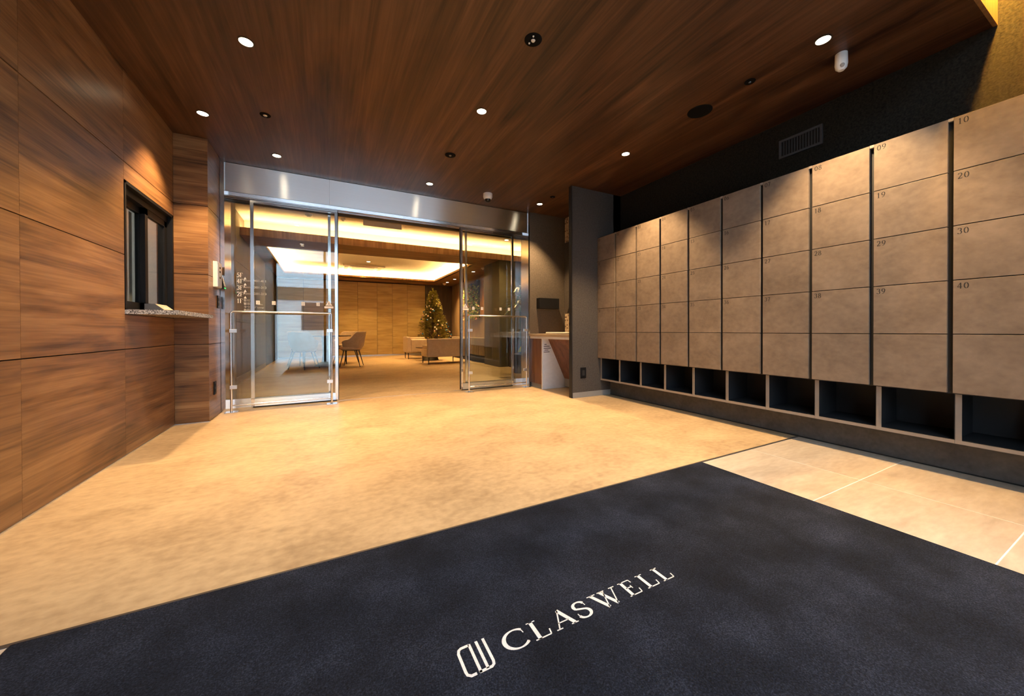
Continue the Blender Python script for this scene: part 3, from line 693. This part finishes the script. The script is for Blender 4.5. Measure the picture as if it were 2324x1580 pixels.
bx('wall_header_fill', (XL-.1, 5.11, 2.70), (5.6, 5.16, 2.95), M_paint, kind='structure')
mb = MB(); mb.box((XL-.2, YG+.02, 0), (XJ0-.001, 5.11, 2.9)); mb.build('wall_jamb', M_gap, kind='structure')

# ------------------------------------------------------------------ lobby fittings
def small_light(x, y, z, lab, watts=240):
    downlight(x, y, lab, z, .045, watts, 100, M_ledsmall, .8, (1.0, .60, .22))
for x, y, z, lab in ((1.03, 10.4, RZ, 'lobby downlight just in front of the ceiling air conditioner'), (3.02, 10.4, RZ, 'lobby downlight at the right of the recess nearer the beam'),
                     (3.02, 12.0, RZ, 'lobby downlight in the far right corner of the recess'), (1.03, 12.05, RZ, 'lobby downlight just behind the ceiling air conditioner'),
                     (-.60, 10.4, RZ, 'lobby downlight at the left seen through the glass leaf'),
                     (3.55, 7.1, 2.86, 'lobby downlight before the bright cove at the right'),
                     (3.70, 11.15, ZS, 'small lobby downlight in the dark soffit before the green wall'), (3.70, 9.5, ZS, 'small lobby downlight in the dark soffit by the pillar'), (3.72, 12.0, ZS, 'small lobby downlight in the soffit beside the tree')):
    small_light(x, y, z, lab)
ac = thing('ceiling_air_conditioner', (1.0, 11.5, RZ-.03), 'beige four-way air conditioner cassette in the lobby ceiling', 'air conditioner')
bx('panel', (.42, 11.02, RZ-.03), (1.55, 11.98, RZ), plain('beige_plastic', (.62, .52, .38), .5), ac, .01)
bx('intake', (.68, 11.25, RZ-.034), (1.28, 11.75, RZ-.03), plain('intake_grey', (.34, .32, .32), .6), ac)
for a, b in (((.62, 11.08), (1.36, 11.16)), ((.62, 11.84), (1.36, 11.92)), ((.48, 11.25), (.58, 11.75)), ((1.38, 11.25), (1.48, 11.75))):
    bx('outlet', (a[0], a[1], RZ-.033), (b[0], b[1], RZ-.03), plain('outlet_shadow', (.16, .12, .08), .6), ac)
hs = bx('hanging_panel', (.575, 6.60, 2.665), (1.21, 6.62, 2.86), plain('grey_panel', (.60, .58, .62), .5), label='flat grey rectangular panel hanging from the pale lobby ceiling', category='panel')
bx('ceiling_hatch', (1.36, 6.3, 2.856), (2.5, 7.3, 2.8605), M_paint, label='square access hatch in the pale lobby ceiling', category='hatch')
def detector(x, y, z, r, lab, nm='smoke_detector'):
    t = thing(nm, (x, y, z-.05), lab, 'smoke detector')
    MB().lathe((x, y, z), [(0, 0), (r, 0), (r, -.015), (r*.8, -.03), (r*.5, -.035), (r*.4, -.05), (0, -.05)], 20).build('housing', M_white, t, True)
detector(-.25, 7.05, 2.86, .06, 'round white smoke detector on the lobby ceiling at the left')
detector(.28, 7.05, 2.86, .04, 'tiny round detector beside the grey hanging panel')
detector(3.72, 12.35, ZS, .07, 'beige round detector under the dark soffit right of the tree')
detector(3.70, 8.80, ZS, .05, 'small beige detector under the soffit next to the pillar')

# furniture
M_seat = mottle('taupe_leather', (.42, .31, .20), (.50, .38, .255), 12, .5, .4, .05)
M_leg = plain('black_steel_leg', (.008, .008, .008), .4)
def tub_chair(x, y, rz, lab):
    """rz: direction the sitter faces"""
    t = thing('tub_chair', (x, y, 0), lab, 'chair', 'tan tub chairs round the lobby table')
    t.rotation_euler = (0, 0, rz); o = list(t['_o']); t['_o'] = [0, 0, 0]
    mb = MB(); bm = mb.bm; N = 40; A = math.radians(128); rows = []
    for i in range(N+1):
        a = -A+2*A*i/N                        # 0 is the back (facing -x)
        k = abs(a)/A
        top = .845 if k < .42 else (.845-(.845-.66)*(0.5-0.5*math.cos(PI*min(1, (k-.42)/.34))) if k < .76 else .66-.06*((k-.76)/.24)**2)
        ring = []
        for (rad, z) in ((.205, .42), (.262, .50), (.285, .60), (.30+.02*(1-k), top-.01), (.285+.02*(1-k), top), (.262+.015*(1-k), top-.008), (.248, .60), (.24, .50), (.20, .445)):
            ring.append(bm.verts.new((-math.cos(a)*rad*1.02, math.sin(a)*rad, z)))
        rows.append(ring)
    for A_, B_ in zip(rows, rows[1:]):
        for j in range(8): bm.faces.new((A_[j], B_[j], B_[j+1], A_[j+1]))
    for rr_ in (rows[0], rows[-1]): bm.faces.new(rr_)
    mb.build('shell', M_seat, t, True)
    MB().lathe((.02, 0, .40), [(0, .0), (.21, .0), (.245, .03), (.245, .07), (.22, .095), (0, .10)], 32).build('seat', M_seat, t, True)
    MB().box((-.16, -.16, .385), (.18, .16, .402)).build('under_frame', M_leg, t)
    for sx in (-1, 1):
        for sy in (-1, 1): MB().tube((sx*.14+.01, sy*.14, .395), (sx*.225, sy*.215, 0), .014, .009, 8).build('leg', M_leg, t, True)
    t['_o'] = o
tub_chair(.56, 9.55, math.radians(165), 'tan tub chair with its back towards the open doorway')
tub_chair(-.44, 9.40, math.radians(50), 'tan tub chair seen through the left glass door')
tub_chair(.48, 10.60, math.radians(225), 'tan tub chair on the far side of the lobby table at right')
tub_chair(-.55, 10.55, math.radians(-50), 'tan tub chair on the far left side of the lobby table')
tb = thing('lobby_table', (-.02, 10.0, 0), 'dark round table with a wide pedestal among the tub chairs', 'table')
M_tab = wood('dark_table', (.03, .017, .010), (.065, .036, .02), (.10, .06, .035), 'x', per_object=False)
MB().lathe((0.0, 10.0, 0), [(0, .725), (.56, .725), (.575, .735), (.575, .75), (0, .755)], 40).build('table_top', M_tab, tb, True)
MB().lathe((0.0, 10.0, 0), [(0, .03), (.10, .03), (.075, .30), (.10, .724), (0, .7245)], 20).build('pedestal', M_tab, tb, True)
MB().lathe((0.0, 10.0, 0), [(0, 0), (.26, 0), (.25, .02), (.09, .10), (0, .10)], 32).build('foot', M_tab, tb, True)

def bench(x0, x1, y0, y1, ztop, zb, legs, name, lab, back='y0'):
    t = thing(name, ((x0+x1)/2, (y0+y1)/2, 0), lab, 'sofa')
    bx('base', (x0, y0, zb), (x1, y1, zb+.20), M_seat, t, .015)
    th = .10
    if back == 'y0': bx('backrest', (x0, y0-.004, zb+.02), (x1, y0+th, ztop), M_seat, t, .02)
    if back == 'y1': bx('backrest', (x0, y1-th, zb+.02), (x1, y1+.004, ztop), M_seat, t, .02)
    if back == 'x1': bx('backrest', (x1-th, y0, zb+.02), (x1+.004, y1, ztop), M_seat, t, .02)
    ins = [x0+.02, x1-.02, y0+th+.005, y1-.02] if back == 'y0' else ([x0+.02, x1-.02, y0+.02, y1-th-.005] if back == 'y1' else [x0+.02, x1-th-.005, y0+.02, y1-.02])
    bx('seat_cushion', (ins[0], ins[2], zb+.20), (ins[1], ins[3], zb+.29), M_seat, t, .025)
    for (lx, ly) in legs: MB().tube((lx, ly, zb+.002), (lx, ly, 0), .018, .009, 8).build('leg', M_leg, t, True)
    return t
s1 = bench(2.28, 3.42, 9.04, 9.72, .655, .185, ((2.32, 9.09), (2.30, 9.62), (3.15, 9.66), (3.36, 9.09)), 'lounge_sofa', 'tan sofa with its plain back turned to the doorway')
a1 = thing('lounge_armchair', (2.5, 11.3, 0), 'tan armchair facing right in front of the ribbed wall', 'armchair')
bx('base', (2.17, 11.0, .19), (2.85, 11.60, .42), M_seat, a1, .02)
bx('backrest', (2.15, 10.99, .20), (2.27, 11.61, .675), M_seat, a1, .03)
for y0_ in (10.99, 11.50): bx('armrest', (2.27, y0_, .20), (2.82, y0_+.11, .60 if y0_ < 11.2 else .655), M_seat, a1, .03)
bx('seat_cushion', (2.275, 11.105, .42), (2.84, 11.495, .48), M_seat, a1, .02)
for lx, ly in ((2.21, 11.05), (2.21, 11.55), (2.79, 11.05), (2.79, 11.55)): MB().tube((lx, ly, .192), (lx, ly, 0), .018, .009, 8).build('leg', M_leg, a1, True)
bs = thing('banquette', (3.9, 9.6, 0), 'long grey banquette with slatted base below the green wall', 'sofa')
M_bq = mottle('grey_leather', (.30, .25, .20), (.36, .30, .245), 10, .5, .4, .04)
bx('back_top', (3.64, 8.58, .46), (3.78, 11.3, .665), M_bq, bs, .01)
bx('seat_cushion', (3.79, 8.60, .36), (4.19, 11.3, .46), M_bq, bs, .02)
for k in range(34): bx('slat', (3.65, 8.60+k*.08, .20), (3.68, 8.655+k*.08, .46), M_seat, bs)
bx('base', (3.70, 8.60, .0), (4.19, 11.3, .36), M_gap, bs)
ct = thing('coffee_table', (2.72, 10.45, 0), 'low dark round coffee table between the sofa and the armchair', 'table')
MB().lathe((2.72, 10.45, 0), [(0, .36), (.42, .36), (.42, .385), (0, .387)], 36).build('table_top', M_tab, ct, True)
MB().lathe((2.72, 10.45, 0), [(0, 0), (.24, 0), (.22, .05), (.13, .25), (.16, .36), (0, .36)], 28).build('pedestal', M_leg, ct, True)

# Christmas tree
TX, TY = 3.30, 12.30
tr = thing('christmas_tree', (TX, TY, 0), 'decorated Christmas tree with blue and pink baubles behind the sofa', 'tree')
M_pine = mottle('pine_needles', (.09, .10, .015), (.42, .34, .06), 9, .7, .3, 0, fine=30, mixf=.5)
rt_ = random.Random(11)
mb = MB(); bm = mb.bm
def spray(p, d, ln, wd_):
    """a bough tip: central stem with pairs of needle blades"""
    d = d.normalized(); s_ = d.cross(Vector((0, 0, 1))); s_ = s_.normalized() if s_.length > .01 else Vector((1, 0, 0)); u_ = s_.cross(d)
    for k in range(7):
        q = p+d*ln*(k/7.0)
        for sg in (-1, 1):
            e = (s_*sg*.75+d*.75+u_*rt_.uniform(-.35, .45)).normalized()*wd_*(1.0-.35*k/7)
            w_ = d*.010
            bm.faces.new([bm.verts.new(q-w_), bm.verts.new(q+w_), bm.verts.new(q+e)])
for k in range(1500):
    h = rt_.random()**0.85; z = .45+h*1.74; rad = .64*(1-h)**.92+.035
    a = rt_.uniform(0, 2*PI); f = rt_.uniform(.45, 1.0)
    p = Vector((TX+math.cos(a)*rad*f*.75, TY+math.sin(a)*rad*f*.75, z+rt_.uniform(-.03, .03)))
    d = Vector((math.cos(a), math.sin(a), rt_.uniform(-.25, .5)))
    spray(p, d, .11+.09*(1-h), .060+.025*(1-h))
for k in range(8): spray(Vector((TX, TY, 2.17+.01*k)), Vector((rt_.uniform(-.4, .4), rt_.uniform(-.4, .4), 1)), .13, .035)
mb.build('foliage', M_pine, tr)
MB().tube((TX, TY, 0), (TX, TY, 2.25), .045, .008, 8).build('trunk', plain('bark', (.06, .035, .02), .9), tr)
MB().lathe((TX, TY, 0), [(0, 0), (.20, 0), (.23, .26), (.21, .27), (0, .25)], 20).build('pot', M_black, tr, True)
bc = [plain('blue_bauble', (.04, .20, .42), .15, .5), plain('pink_bauble', (.62, .36, .30), .2, .3), plain('white_bauble', (.70, .68, .66), .2, .2), plain('gold_bauble', (.50, .30, .08), .2, .7)]
bmesh_cache = {}
for k in range(50):
    h = (k+.5)/50; z = .55+h*1.56; rad = .64*(1-h)**.92+.05; a = -PI/2+rt_.uniform(-1.7, 1.7)
    ci = rt_.choice([0, 0, 1, 1, 2, 3])
    if ci not in bmesh_cache:
        o = MB().ball((0, 0, 0), .027, 12).build('bauble', bc[ci], tr, True, ); bmesh_cache[ci] = o.data
        for v in o.data.vertices: v.co = v.co+Vector(tr['_o'])
    else:
        o = bpy.data.objects.new('bauble', bmesh_cache[ci]); COL.objects.link(o); o.parent = tr
    o.location = Vector((TX+math.cos(a)*rad, TY+math.sin(a)*rad, z))-Vector(tr['_o'])

# green wall
gw = thing('green_wall', (4.17, 10.7, 1.2), 'wooden plant panel thick with green and red leaves on the oak wall', 'green wall')
M_or = wood('orange_cedar', (.30, .12, .03), (.42, .18, .05), (.52, .25, .08), 'z', per_object=False)
bx('board', (4.165, 9.95, 1.28), (4.199, 10.05, 2.36), M_or, gw); bx('board', (4.165, 11.15, 1.28), (4.199, 11.25, 2.25), M_or, gw); bx('board', (4.165, 10.05, 1.28), (4.19, 11.15, 2.2), M_or, gw)
for y_, z_ in ((10.25, 2.40), (10.72, 2.34)): bx('planter_box', (4.05, y_-.10, 1.25), (4.165, y_+.10, z_), plain('planter_black', (.012, .014, .010), .6), gw)
lm = [plain('leaf_green', (.14, .24, .04), .5), plain('leaf_lime', (.42, .42, .09), .5), plain('leaf_red', (.50, .16, .07), .5)]
lmb = [MB() for _ in lm]
for k in range(900):
    i = rt_.choice([0, 0, 0, 1, 1, 2]); y_ = rt_.choice([10.20, 10.55, 11.0])+rt_.gauss(0, .13); y_ = min(11.4, max(9.98, y_)); z_ = rt_.uniform(1.2, 2.25)
    p = Vector((rt_.uniform(4.0, 4.10), y_, z_)); d = Vector((rt_.uniform(-1, -.1), rt_.uniform(-1, 1), rt_.uniform(-1, .6))).normalized(); s_ = d.orthogonal().normalized()
    ln, w_ = rt_.uniform(.05, .10), rt_.uniform(.015, .03)
    lmb[i].face([p, p+d*ln*.5+s_*w_, p+d*ln, p+d*ln*.5-s_*w_])
for b_, m_ in zip(lmb, lm): b_.build('leaves', m_, gw, kind='stuff')

# reception counter, plant and sign at the right of the lobby
rc = thing('service_counter', (4.1, 7.9, 0), 'dark service counter with a grey stone top beside the pillar', 'counter')
bx('body', (3.86, 7.30, 0), (5.45, 7.62, .70), M_darkw, rc); bx('stone_top', (3.82, 7.26, .70), (5.48, 7.635, .83), plain('grey_stone', (.20, .19, .18), .4, noise=.15), rc, .005)
pp = thing('potted_palm', (3.54, 6.45, 0), 'tall leafy pot plant half hidden behind the right door frame', 'plant')
MB().lathe((3.54, 6.45, 0), [(0, 0), (.15, 0), (.19, .38), (.17, .39), (0, .36)], 24).build('pot', M_black, pp, True)
MB().tube((3.54, 6.45, .3), (3.53, 6.45, 1.4), .02, .012, 8).build('stem', plain('stem_green', (.05, .07, .02), .7), pp)
M_palm = plain('palm_leaf', (.055, .15, .025), .4)
for k in range(46):
    a = rt_.uniform(0, 2*PI); e = rt_.uniform(-.5, .8); p = Vector((3.53, 6.45, rt_.uniform(1.25, 1.75)))
    d = Vector((math.cos(a), math.sin(a), e)).normalized(); s_ = d.cross(Vector((0, 0, 1))).normalized(); ln = rt_.uniform(.22, .45)
    mb = MB(); pr = [p, p+d*ln*.35+s_*.022-Vector((0, 0, .0)), p+d*ln*.7+s_*.016-Vector((0, 0, .05)), p+d*ln-Vector((0, 0, .13)), p+d*ln*.7-s_*.016-Vector((0, 0, .05)), p+d*ln*.35-s_*.022]
    mb.face(pr[:2]+[pr[5]]); mb.face([pr[1], pr[2], pr[4], pr[5]]); mb.face([pr[2], pr[3], pr[4]]); mb.build('leaf', M_palm, pp)
ys_ = thing('yellow_sign', (3.4, 5.86, 0), 'bright yellow triangular floor sign behind the right door frame', 'sign')
MB().prism([(3.155, 5.85, .46), (3.42, 5.85, .49), (3.31, 5.85, .70)], (0, .015, 0)).build('sign_plate', plain('acid_yellow', (.62, .66, .04), .5), ys_)
MB().tube((3.33, 5.86, 0), (3.33, 5.86, .49), .012, n=8).build('sign_leg', M_leg, ys_)

# ------------------------------------------------------------------ street side behind the camera
eg = thing('entrance_doors', (1.2, -1.66, 0), 'aluminium framed street entrance of the foyer', 'glass screen', kind='structure')
for x in (XL, -.05, 1.05, 1.35, 2.45, XR-.06): bx('mullion', (x, -1.70, 0), (x+.06, -1.64, 4.50), M_black, eg)
bx('lintel', (XL, -1.72, 2.70), (XR, -1.62, 2.82), M_black, eg)
for xa, xb in ((XL+.06, -.05), (0.01, 1.05), (1.41, 2.45), (2.51, XR-.06)): bx('pane', (xa, -1.675, .0), (xb, -1.667, 2.70), M_glass, eg); bx('transom_pane', (xa, -1.675, 2.82), (xb, -1.667, 4.50), M_glass, eg)
ob_ = thing('opposite_building', (0, -9.6, -.06), 'pale shuttered shop building across the street reflected in the glass', 'building')
bx('facade', (-14, -10.2, -.06), (14, -9.6, 2.9), plain('shop_pale', (.60, .59, .58), .8, noise=.1, nscale=2), ob_)
for k in range(10): bx('shutter_slat', (-14, -9.62, 2.92+k*.16), (14, -9.50, 3.07+k*.16), plain('shutter_white', (.72, .74, .76), .6) if k == 0 else bpy.data.materials['shutter_white'], ob_)
bx('sign_band', (-14, -9.6, 2.3), (14, -9.54, 2.9), plain('band_brown', (.16, .11, .07), .7), ob_)
bx('upper_wall', (-14, -10.2, 4.55), (14, -9.6, 6.2), plain('upper_render', (.55, .55, .55), .8), ob_)
for k in range(5): bx('shop_window', (-9+k*4.0, -9.6, .9), (-7.4+k*4.0, -9.56, 2.2), plain('shop_glass', (.05, .06, .07), .1) if k == 0 else bpy.data.materials['shop_glass'], ob_)
